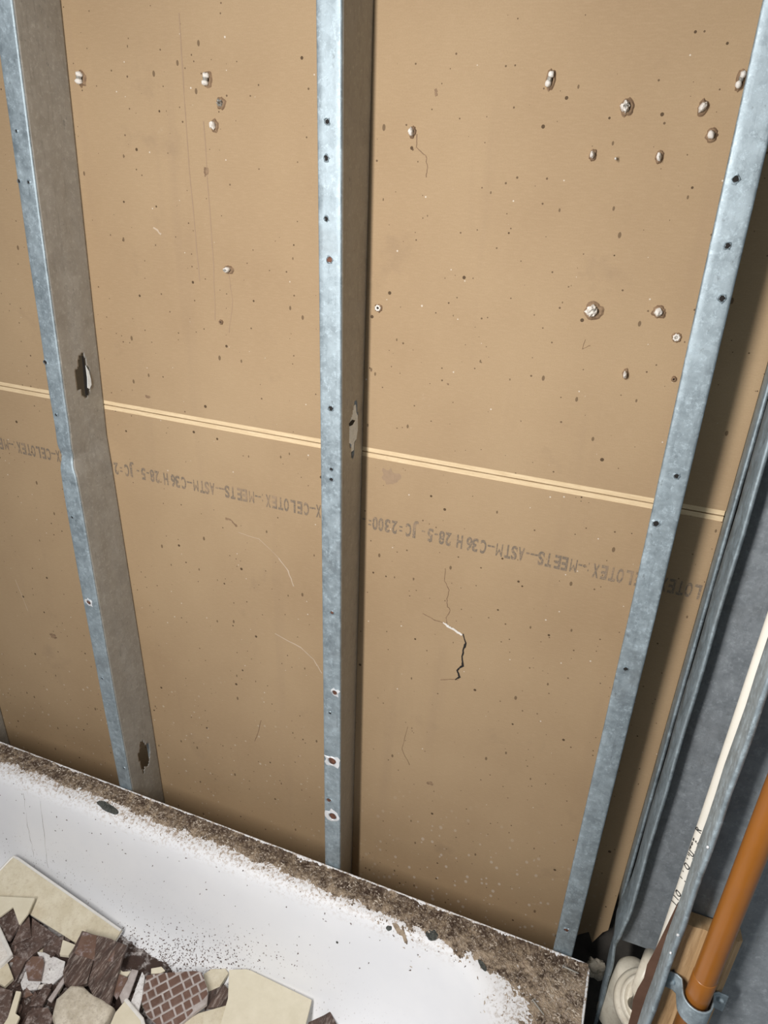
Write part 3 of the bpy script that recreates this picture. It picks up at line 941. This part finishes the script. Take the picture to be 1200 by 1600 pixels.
def flake(px, py, w, h, mat, parent, name='enamel_chip', ang_=.4):
    p = surf(px, py); bm = bmesh.new()
    e = .002
    zx = (tubz(p.x + e, p.y) - tubz(p.x - e, p.y)) / (2 * e); zy = (tubz(p.x, p.y + e) - tubz(p.x, p.y - e)) / (2 * e)
    nrm = Vector((-zx, -zy, 1)).normalized()
    u = Vector((1, 0, 0)); u = (u - nrm * u.dot(nrm)).normalized(); v = nrm.cross(u)
    n = 18; ring = []
    c_, s_ = math.cos(ang_), math.sin(ang_)
    for k in range(n):
        a = 2 * math.pi * k / n; q = 1 + .3 * noise.noise(Vector((math.cos(a) * 1.6, math.sin(a) * 1.6, px)))
        X, Y = math.cos(a) * w * q, math.sin(a) * h * q
        ring.append((X * c_ - Y * s_, X * s_ + Y * c_))
    A = [bm.verts.new(p + u * x + v * y - nrm * .002) for x, y in ring]; B = [bm.verts.new(p + u * x * .9 + v * y * .9 + nrm * .0012) for x, y in ring]
    bm.faces.new(B)
    for k in range(n): bm.faces.new((A[k], A[(k + 1) % n], B[(k + 1) % n], B[k]))
    return obj(name, bm, mat, parent)


CHIP = stone_like('exposed_dark_iron', (.012, .016, .015), (.10, .11, .10), (.3, .29, .27), 200, bump=.8)
flake(168, 1261, .027, .007, CHIP, tub, ang_=-.12)
flake(675, 1461, .011, .008, CHIP, tub, ang_=-.1)
flake(608, 1450, .005, .004, CHIP, tub)
flake(754, 1509, .010, .004, CHIP, tub, ang_=-.7)
flake(632, 1463, .014, .003, MORTAR, tub, 'mortar_smear', ang_=-1.0)
flake(622, 1452, .012, .004, MORTAR, tub, 'mortar_smear', ang_=-.5)
flake(527, 1472, .002, .002, CHIP, tub)

# drip runs of dirty water inside the tub
DRIP = plain('grey_drip_stain', (.42, .40, .39), .5)
for pts in ([(34, 1215), (38, 1250), (43, 1290), (50, 1320), (54, 1345)], [(62, 1240), (68, 1290), (72, 1330), (76, 1365)]):
    bm = bmesh.new(); P = []
    for i in range(len(pts) - 1):
        for t in (0, .25, .5, .75):
            P.append(surf(lerp(pts[i][0], pts[i + 1][0], t) + random.uniform(-1, 1), lerp(pts[i][1], pts[i + 1][1], t)) + Vector((0, -.0001, .0001)))
    tube(bm, P, [.0005 * random.uniform(.4, 1.3) for _ in P], 6)
    obj('drip_stain', bm, DRIP, tub)

# ---- crust of old mortar lying on the ledge
bm = bmesh.new()
bx = {}


def crust_z(x, y):
    db = TY1 - y; dr = TX1 - x
    lim = interp([(-1.1, .040), (-.7, .040), (-.45, .036), (-.3, .040), (-.15, .037), (0, .040), (.1, .047), (.2, .050), (.27, .062), (.32, .078), (.45, .10)], x)
    lim2 = .088
    d = min(db / lim, dr / lim2)
    v = Vector((x * 40, y * 40, 0))
    nn = noise.noise(v) * .5 + noise.noise(v * 2.7) * .35 + noise.noise(v * 7) * .28
    fine = noise.noise(v * 14) * .5 + noise.noise(v * 31) * .5
    base = (1 - d) * 1.6
    k = min(base, .55) + nn * .75
    # enamel shows where the crust has come away
    h = k * .0050 + fine * .0019 - .0009
    edge = min(db, dr)
    if edge < .005: h -= .004 * (1 - edge / .005)
    return tubz(x, y) + h


step = .0017
nx = int((TX1 - .003 + .86) / step)
for i in range(nx + 1):
    x = -.86 + i * step
    W = .075 if x < .2 else (.30 if x > .3 else .13)
    for j in range(int(W / step)):
        y = TY1 - .0035 - j * step
        if x > TX1 - .0035: continue
        z = crust_z(x, y)
        bx[(i, j)] = bm.verts.new((x, y, max(z, tubz(x, y) - .0012)))
for (i, j), v in bx.items():
    q = [bx.get(k) for k in ((i, j), (i + 1, j), (i + 1, j + 1), (i, j + 1))]
    if all(q):
        # keep only faces that rise above the enamel
        if max(w.co.z - tubz(w.co.x, w.co.y) for w in q) > -.0008:
            bm.faces.new(q)
bmesh.ops.delete(bm, geom=[v for v in bm.verts if not v.link_faces], context='VERTS')
tag(obj('mortar_crust', bm, MORTAR), 'brown crust of crumbled mortar along the tub ledge', 'mortar', kind='stuff')

# crumbs of mortar and plaster: uncountable
def crumbs(name, label, mat, spots, rmin, rmax, seed):
    rnd = random.Random(seed)
    bm = bmesh.new()
    for (x, y, z) in spots:
        s = rnd.uniform(rmin, rmax)
        a = rnd.uniform(0, 6.28)
        l_, w_, h_ = s * rnd.uniform(.8, 1.8), s * rnd.uniform(.5, 1), s * rnd.uniform(.4, .8)
        vs__ = []
        for dx, dy, dz in ((-1, -.7, 0), (1, -.5, 0), (.3, 1, 0), (-.4, -.2, 1), (.6, .1, .8)):
            dx *= rnd.uniform(.7, 1.2); dy *= rnd.uniform(.7, 1.2)
            X = dx * l_; Y = dy * w_
            vs__.append(bm.verts.new((x + X * math.cos(a) - Y * math.sin(a), y + X * math.sin(a) + Y * math.cos(a), z + dz * h_)))
        for f_ in ((0, 1, 3), (1, 4, 3), (1, 2, 4), (2, 3, 4), (2, 0, 3), (0, 2, 1)): bm.faces.new([vs__[k] for k in f_])
    return tag(obj(name, bm, mat), label, 'rubble', kind='stuff')


rnd = random.Random(3)
sp = []
for _ in range(2600):
    x = rnd.uniform(-.85, TX1 - .006)
    lim = .052 if x < .1 else (.075 if x < .3 else .28)
    db = abs(rnd.gauss(.02, .02)) if x < .3 else rnd.uniform(.004, lim)
    if db > lim or db < .004: continue
    y = TY1 - db; sp.append((x, y, max(crust_z(x, y), tubz(x, y)) - .0003))
for _ in range(1500):
    x = TX1 - .006 - abs(rnd.gauss(0, .045)); y = TY1 - rnd.uniform(.005, .27); sp.append((x, y, max(crust_z(x, y), tubz(x, y)) - .0003))
crumbs('mortar_crumbs', 'pale crumbs and chips of mortar strewn over the tub ledge', stone_like('mortar_crumb', (.22, .16, .12), (.68, .60, .50), None, 60), sp, .0008, .0027, 5)
sp = []
for _ in range(1500):
    px, py = rnd.gauss(255, 75), rnd.gauss(1500, 24)
    if not (150 < px < 600 and 1440 < py < 1598): continue
    p = surf(px, py); sp.append((p.x, p.y, p.z))
for _ in range(120):
    px = rnd.uniform(0, 760); py = 1215 + px * .37 + abs(rnd.gauss(0, 40)); p = surf(px, py); sp.append((p.x, p.y, p.z))
crumbs('dark_grit', 'dark grit sprinkled on the white enamel beside the broken tiles', BROWN, sp, .0006, .0022, 6)

# ---------------------------------------------------------------- broken tiles in the tub
GROUP = 'broken tiles heaped in the tub'


def clip(poly, q):
    """Sutherland-Hodgman clip of polygon q by convex polygon poly (both 2-D, counter-clockwise)"""
    out = q
    for i in range(len(poly)):
        a, b = poly[i], poly[(i + 1) % len(poly)]
        inp, out = out, []
        side = lambda p: (b[0] - a[0]) * (p[1] - a[1]) - (b[1] - a[1]) * (p[0] - a[0])
        for k in range(len(inp)):
            p, r_ = inp[k], inp[(k + 1) % len(inp)]
            sp_, sr = side(p), side(r_)
            if sp_ >= 0: out.append(p)
            if (sp_ >= 0) != (sr >= 0):
                t = sp_ / (sp_ - sr); out.append((lerp(p[0], r_[0], t), lerp(p[1], r_[1], t)))
        if len(out) < 3: return []
    return out


def slab(name, pxs, z, mat, label, tx=0.0, ty=0.0, th=.007, glaze=None, rough=.0, cat='broken tile'):
    """flat broken piece lying on the tub floor: outline on a tilted plane through height z"""
    cx = sum(p[0] for p in pxs) / len(pxs); cy = sum(p[1] for p in pxs) / len(pxs)
    r = ray(cx, cy); p0 = CAM + r * ((z - CAM.z) / r.z)
    nrm = Vector((-tx, -ty, 1)).normalized()
    P = [at_plane(x, y, p0, nrm) for x, y in pxs]
    # finer, slightly broken outline
    Q = []
    for i in range(len(P)):
        a, b = P[i], P[(i + 1) % len(P)]; n = max(1, int((b - a).length / .008))
        for k in range(n):
            q = a.lerp(b, k / n)
            if k and rough: q += Vector((noise.noise(q * 130), noise.noise(q * 130 + Vector((7, 7, 7))), 0)) * rough
            Q.append(q)
    root = empty(name, p0 - nrm * th) ; tag(root, label, cat, GROUP)
    bm = bmesh.new()
    T = [bm.verts.new(q) for q in Q]; Bt = [bm.verts.new(q - nrm * th) for q in Q]
    bm.faces.new(T); bm.faces.new(Bt)
    for k in range(len(Q)): bm.faces.new((T[k], T[(k + 1) % len(Q)], Bt[(k + 1) % len(Q)], Bt[k]))
    ob = obj('tile_body', bm, mat, root)
    bv = ob.modifiers.new('soft', 'BEVEL'); bv.width = .0007; bv.segments = 2; bv.limit_method = 'ANGLE'; bv.angle_limit = .7
    if glaze:
        bm = bmesh.new()
        T = [bm.verts.new(q - nrm * (th - .0001)) for q in Q]; c0 = sum(Q, Vector()) / len(Q)
        Bt = [bm.verts.new(q + (q - c0).normalized() * .0006 - nrm * (th + .0016)) for q in Q]
        bm.faces.new(T); bm.faces.new(Bt)
        for k in range(len(Q)): bm.faces.new((T[k], T[(k + 1) % len(Q)], Bt[(k + 1) % len(Q)], Bt[k]))
        obj('glaze', bm, glaze, root)
    return root, P, p0, nrm


def glazed_edge(root, P, idx, nrm, w=.0035):
    bm = bmesh.new(); c0 = sum(P, Vector()) / len(P)
    Q = [P[i] for i in idx]
    rows = []
    for i, q in enumerate(Q):
        a = Q[max(i - 1, 0)]; b = Q[min(i + 1, len(Q) - 1)]
        t = (b - a).normalized(); n_ = nrm.cross(t)
        if n_.dot(c0 - q) < 0: n_ = -n_
        rows.append([bm.verts.new(q + v) for v in (-n_ * .0008 - nrm * .005, -n_ * .0008 + nrm * .0006, n_ * w * .5 + nrm * .0016, n_ * w + nrm * .0002)])
    for A, B in zip(rows, rows[1:]):
        for k in range(3): bm.faces.new((A[k], A[k + 1], B[k + 1], B[k]))
    o = obj('glazed_edge', bm, WHITEG, root, smooth=True); o['label'] = 'bright white glazed edge'


# heap of fine rubble under the pieces
bm = bmesh.new(); HV = {}


def heap_z(x, y):
    k = max(0, min(1, (-.12 - x) / .25)) * max(0, min(1, (-.165 - y) / .06))
    v = Vector((x * 30, y * 30, 2))
    return -.240 + k * (.020 + .006 * noise.noise(v) + .003 * noise.noise(v * 3) + .0015 * noise.noise(v * 9))


for i in range(220):
    for j in range(150):
        x = -.88 + i * .004; y = -.165 - j * .003
        HV[(i, j)] = bm.verts.new((x, y, max(heap_z(x, y), -.245)))
for (i, j), v in HV.items():
    q = [HV.get(k) for k in ((i, j), (i + 1, j), (i + 1, j + 1), (i, j + 1))]
    if all(q): bm.faces.new(q)
M = NT('rubble_dust', .95)
n_ = M.noise(24, 7, .75)
c_ = M.mix(M.mask(n_, .50, .60), (.06, .036, .028), (.62, .58, .56))
n2_ = M.noise(300, 4, .7)
c_ = M.mix(M.math('MULTIPLY', M.mask(n2_, .52, .62), .6), c_, (.06, .04, .033))
M.col(c_); M.bump(n2_, .7, .002)
tag(obj('fine_rubble', bm, M.m, smooth=True), 'brown and white dusty rubble under the broken tiles', 'rubble', kind='stuff')

# small chips, each a thing of its own, copied from a few kinds
protos = []
for k in range(8):
    rr = random.Random(40 + k); n = rr.choice([3, 4, 4, 5])
    bm = bmesh.new(); ang0 = sorted(rr.uniform(0, 6.28) for _ in range(n))
    if max((ang0[(i + 1) % n] - ang0[i]) % 6.283 for i in range(n)) > 3: ang0 = [6.283 * i / n + rr.uniform(-.3, .3) for i in range(n)]
    pts = [(math.cos(a) * rr.uniform(.7, 1.2), math.sin(a) * rr.uniform(.45, .9)) for a in ang0]
    T = [bm.verts.new((x, y, .22)) for x, y in pts]; B_ = [bm.verts.new((x * 1.02, y * 1.03, -.22)) for x, y in pts]
    bm.faces.new(T); bm.faces.new(B_)
    for i in range(n): bm.faces.new((T[i], T[(i + 1) % n], B_[(i + 1) % n], B_[i]))
    bmesh.ops.recalc_face_normals(bm, faces=bm.faces)
    me = bpy.data.meshes.new('tile_chip'); bm.to_mesh(me); bm.free()
    me.materials.append([BROWN, BROWN, BROWND, CREAM, BROWN, GYPS, BROWNS, BROWN][k])
    protos.append((me, n, ['brown', 'brown', 'brown', 'cream', 'brown', 'white', 'brown', 'brown'][k]))
first = {}
rr = random.Random(11)
cnt = 0
for _ in range(400):
    px, py = rr.uniform(-5, 350), rr.uniform(1425, 1600)
    if py < 1432 + px * .33: continue
    if px > 190 and py < 1512 + (px - 190) * .12: continue
    r = ray(px, py); p = CAM + r * ((-.222 - CAM.z) / r.z)
    me, nsd, colr = protos[rr.randrange(8)]
    if colr not in first:
        o = bpy.data.objects.new('tile_chip', me); first[colr] = o
    else:
        o = first[colr].copy(); o.data = me
    s = rr.uniform(.005, .013); sz_ = 'tiny' if s < .0075 else 'small' if s < .0105 else 'thumbnail-sized'
    o.location = (p.x, p.y, heap_z(p.x, p.y) + .002 + rr.uniform(0, .004))
    o.scale = (s, s, s * .8)
    o.rotation_euler = (rr.uniform(-.35, .35), rr.uniform(-.35, .35), rr.uniform(0, 6.28))
    COL.objects.link(o)
    spot = ('near the left edge of the photo' if px < 40 else 'around the white plaster pieces' if px < 105 else 'around the ribbed brown tile' if px < 200 else 'around the mosaic piece' if px < 320 else 'beside the large clean cream tile')
    part_ = 'upper half of heap' if py < 1530 else 'lower half of heap'
    tag(o, '%s %s-cornered %s splinter %s, %s' % (sz_, {3: 'three', 4: 'four', 5: 'five'}[nsd], {'brown': 'brown tile', 'cream': 'cream tile', 'white': 'white plaster'}[colr], spot, part_), 'tile chip', 'small splinters of broken tile')
    cnt += 1
    if cnt >= 110: break

SL = slab
r_, P_, _, n_r = SL('broken_tile', [(17, 1340), (22, 1337), (30, 1341), (190, 1453), (178, 1473), (150, 1482), (114, 1471), (44, 1427), (-25, 1410), (-25, 1384)], -.195, CREAM, 'long cream tile with a bright white edge leaning on the tub wall, leftmost', tx=-.10, ty=.32, glaze=WHITEG, th=.006)
glazed_edge(r_, P_, [9, 0, 1, 2, 3], n_r)
SL('broken_tile', [(0, 1432), (-25, 1440), (-25, 1399), (54, 1403), (43, 1428), (30, 1445), (20, 1417)], -.186, CREAM2, 'smooth cream shard overlapping the long white-edged tile', ty=.25, th=.005)
SL('broken_tile', [(50, 1434), (92, 1464), (80, 1470), (62, 1482), (40, 1502), (26, 1530), (14, 1547), (4, 1540), (20, 1505), (14, 1480), (48, 1464)], -.212, BROWN, 'large plain brown shard below the long cream tile', ty=.12)
SL('broken_tile', [(19, 1417), (32, 1440), (14, 1471), (-4, 1455), (-12, 1432)], -.200, BROWN, 'dusty brown shard between the smooth cream shard and the left edge', ty=.2)
SL('broken_tile', [(32, 1443), (45, 1431), (49, 1464), (17, 1478)], -.205, BROWN, 'small four-sided brown shard left of the large plain brown one', ty=.15)
SL('broken_tile', [(100, 1462), (93, 1492), (84, 1486), (66, 1484), (80, 1468)], -.206, BROWN, 'brown shard wedged under the lower edge of the long cream tile')
SL('broken_tile', [(98, 1468), (118, 1476), (107, 1493), (93, 1491)], -.204, CREAM2, 'little square cream shard beside the ribbed brown tile')
r_, P_, _, n_r = SL('broken_tile', [(-14, 1425), (0, 1449), (19, 1491), (0, 1508), (-20, 1512)], -.196, GYPS, 'white-rimmed tile corner cut by the left edge of the photo', glaze=WHITEG)
glazed_edge(r_, P_, [0, 1, 2, 3, 4], n_r, .006)
SL('broken_tile', [(-10, 1508), (12, 1504), (21, 1528), (7, 1541), (-10, 1530)], -.205, CREAM, 'cream five-sided shard at the left edge under the white-rimmed corner')
SL('broken_tile', [(50, 1494), (66, 1494), (69, 1503), (64, 1530), (43, 1529), (39, 1508)], -.206, BROWNS, 'rounded brown shard on white powder, left part of the heap')
SL('plaster_piece', [(58, 1487), (70, 1488), (102, 1502), (100, 1522), (80, 1540), (64, 1534), (68, 1506)], -.213, PLASTER, 'white powdery plaster piece between the brown shards', th=.004, rough=.002, cat='plaster piece')
SL('plaster_piece', [(44, 1512), (48, 1530), (65, 1531), (58, 1545), (36, 1548), (32, 1535)], -.214, PLASTER, 'white powdery plaster piece under the rounded brown shard', th=.004, rough=.002, cat='plaster piece')
SL('broken_tile', [(70, 1538), (80, 1546), (66, 1571), (45, 1572)], -.204, BROWN, 'triangular brown shard left of the beige mortar lump')
SL('broken_tile', [(0, 1542), (20, 1548), (12, 1600), (-8, 1612)], -.206, BROWN, 'dark brown shard at the lower left corner')
SL('broken_tile', [(50, 1574), (75, 1574), (84, 1590), (70, 1615), (30, 1615)], -.206, BROWN, 'brown shard on the bottom edge left of the beige mortar lump')
SL('broken_tile', [(25, 1548), (33, 1549), (24, 1583), (31, 1588), (20, 1612), (-2, 1612), (12, 1590)], -.198, CREAM2, 'narrow stepped cream strip near the lower left corner', th=.006)
# ribbed brown tile in two halves
SL('broken_tile', [(128, 1454), (150, 1461), (146, 1500), (136, 1536), (118, 1541), (100, 1536), (98, 1518), (112, 1488)], -.190, BROWND, 'left half of the dark ribbed brown tile', ty=.1, tx=.05, th=.010, rough=.0008)
SL('broken_tile', [(151, 1461), (175, 1468), (199, 1477), (191, 1496), (182, 1528), (171, 1570), (148, 1562), (137, 1538), (147, 1500)], -.188, BROWND, 'right half of the dark ribbed brown tile', ty=.1, tx=-.05, th=.010, rough=.0008)
SL('broken_tile', [(130, 1456), (175, 1467), (182, 1476), (176, 1503), (152, 1503), (138, 1497), (116, 1489)], -.186, BROWNS, 'smooth dusty brown shard on top of the ribbed tile', ty=.1, th=.003, rough=.002)
# right-hand pieces
SL('broken_tile', [(358, 1515), (384, 1514), (392, 1516), (487, 1562), (474, 1615), (340, 1615), (356, 1560)], -.200, CREAM2, 'large clean cream tile on the right of the heap', ty=.05, th=.007)
SL('broken_tile', [(318, 1522), (330, 1514), (352, 1513), (357, 1520), (338, 1550), (322, 1550)], -.214, CREAM, 'small dusty cream shard behind the mosaic piece', rough=.001)
SL('broken_tile', [(285, 1598), (310, 1583), (356, 1570), (342, 1615), (272, 1615)], -.205, CREAM, 'cream shard on the bottom edge between mosaic and large cream tile')
SL('broken_tile', [(322, 1551), (350, 1538), (357, 1545), (356, 1571), (323, 1574)], -.211, BROWND, 'rough brown shard between mosaic and large cream tile', rough=.0015)
r_, P_, _, n_r = SL('broken_tile', [(198, 1560), (224, 1591), (230, 1615), (166, 1615), (180, 1582)], -.196, CREAM2, 'pointed cream shard left of the mosaic piece', glaze=WHITEG, th=.006)
glazed_edge(r_, P_, [0, 1, 2], n_r, .005)
SL('broken_tile', [(482, 1597), (506, 1586), (516, 1580), (528, 1604), (524, 1615), (478, 1615)], -.215, BROWND, 'brown shard right of the large cream tile')
for k, (P, lab, mt) in enumerate((
    ([(184, 1512), (192, 1518), (205, 1517), (198, 1526), (184, 1522)], 'curved white sliver right of the ribbed tile', CREAM2),
    ([(206, 1514), (216, 1516), (200, 1560), (190, 1568), (186, 1556)], 'long dusty sliver right of the ribbed tile', GROUT),
    ([(222, 1518), (226, 1525), (222, 1560), (216, 1582), (204, 1566)], 'long pale sliver along the left side of the mosaic piece', PLASTER),
    ([(184, 1520), (200, 1528), (182, 1562), (176, 1552)], 'brown sliver touching the right side of the ribbed tile', BROWNS),
    ([(104, 1520), (108, 1524), (80, 1566), (74, 1562)], 'grey splinter lying across the white plaster', GROUT),
    ([(236, 1513), (252, 1510), (258, 1516), (250, 1521), (236, 1521)], 'cream crumb on the upper edge of the mosaic piece', CREAM2))):
    SL('tile_splinter', P, -.203 + .001 * k, mt, lab, ty=.1, th=.004, rough=.0008, cat='tile splinter')

# mosaic piece: grout bed with brown tesserae
mosp = [(229, 1524), (256, 1520), (272, 1519), (300, 1517), (314, 1518), (320, 1532), (325, 1548), (323, 1568), (304, 1582), (286, 1597), (270, 1615), (248, 1604), (228, 1584), (221, 1566), (224, 1545)]
root, P, p0, nrm = slab('mosaic_piece', mosp, -.196, GROUT, 'curved piece of brown mosaic tile with pale grout lines', ty=.08, th=.008, cat='broken tile')
pr = lambda x, y: at_plane(x, y, p0, nrm)
u = (pr(290, 1524) - pr(222, 1562)).normalized(); w = nrm.cross(u).normalized()
T2 = [((p - p0).dot(u), (p - p0).dot(w)) for p in P]
area = sum(T2[i][0] * T2[(i + 1) % len(T2)][1] - T2[(i + 1) % len(T2)][0] * T2[i][1] for i in range(len(T2)))
if area < 0: T2.reverse()
ch_ = .0155; tess = []
for r_ in range(-8, 9):
    x = -.12 + random.uniform(0, .012)
    while x < .12:
        L_ = random.choice([.0135, .0135, .0145, .0215])
        q = [(x + .0015, r_ * ch_ + .0015), (x + L_ - .0015, r_ * ch_ + .0015), (x + L_ - .0015, r_ * ch_ + ch_ - .0015), (x + .0015, r_ * ch_ + ch_ - .0015)]
        c_ = clip(T2, q)
        if len(c_) >= 3:
            ar = abs(sum(c_[i][0] * c_[(i + 1) % len(c_)][1] - c_[(i + 1) % len(c_)][0] * c_[i][1] for i in range(len(c_)))) / 2
            if ar > 1.2e-5: tess.append(c_)
        x += L_
for c_ in tess:
    bm = bmesh.new()
    T = [bm.verts.new(p0 + u * a + w * b + nrm * .0009) for a, b in c_]; B_ = [bm.verts.new(p0 + u * a + w * b - nrm * .001) for a, b in c_]
    bm.faces.new(T); bm.faces.new(B_)
    for i in range(len(c_)): bm.faces.new((T[i], T[(i + 1) % len(c_)], B_[(i + 1) % len(c_)], B_[i]))
    ob = obj('tessera', bm, TESS, root)
    bv = ob.modifiers.new('soft', 'BEVEL'); bv.width = .0009; bv.segments = 2

# beige mortar lump
lp = [(110, 1540), (118, 1537), (130, 1540), (142, 1552), (165, 1565), (178, 1574), (170, 1590), (160, 1603), (150, 1612), (90, 1612), (82, 1588), (88, 1560)]
r = ray(130, 1575); p0 = CAM + r * ((-.196 - CAM.z) / r.z)
Q = [at_plane(x, y, p0, Vector((0, 0, 1))) for x, y in lp]
bm = bmesh.new(); rings = []
c0 = sum(Q, Vector()) / len(Q)
Q2 = []
for i in range(len(Q)):
    for t in (0, .33, .66): Q2.append(Q[i].lerp(Q[(i + 1) % len(Q)], t))
for s, dz in ((1.0, -.030), (1.02, -.012), (1.0, -.003), (.93, .002), (.75, .005), (.5, .006), (.25, .0065)):
    rings.append([bm.verts.new(c0 + (q - c0) * s * (1 + .03 * noise.noise(q * 90)) + Vector((0, 0, dz + .0025 * noise.noise((q * 60) + Vector((0, 0, s * 3)))))) for q in Q2])
for A, B in zip(rings, rings[1:]):
    n = len(A)
    for k in range(n): bm.faces.new((A[k], A[(k + 1) % n], B[(k + 1) % n], B[k]))
bm.faces.new(rings[-1]); bm.faces.new(rings[0])
tag(obj('mortar_lump', bm, ROCK, smooth=True), 'rounded beige lump of mortar in front of the ribbed brown tile', 'mortar lump', GROUP)

# nails and a bit of wire lying on the corner of the ledge
def nail(px0, py0, px1, py1, label):
    a = at_plane(px0, py0, Vector((0, 0, .004)), Vector((0, 0, 1))); b = at_plane(px1, py1, Vector((0, 0, .004)), Vector((0, 0, 1)))
    root = empty('nail', a); tag(root, label, 'nail')
    bm = bmesh.new(); tube(bm, [a, a.lerp(b, .5), b], [.0011, .0011, .0007], 10); obj('shank', bm, WEBM, root)
    bm = bmesh.new(); d = (a - b).normalized(); lathe(bm, a, d, [(0, .001), (.0024, .0008), (.0024, -.0004), (0, -.0005)], 14); obj('head', bm, WEBM, root)


nail(880, 1510, 904, 1521, 'grey nail lying along the back edge of the tub corner')
nail(833, 1563, 850, 1586, 'dark nail lying across the mortar at the tub corner')
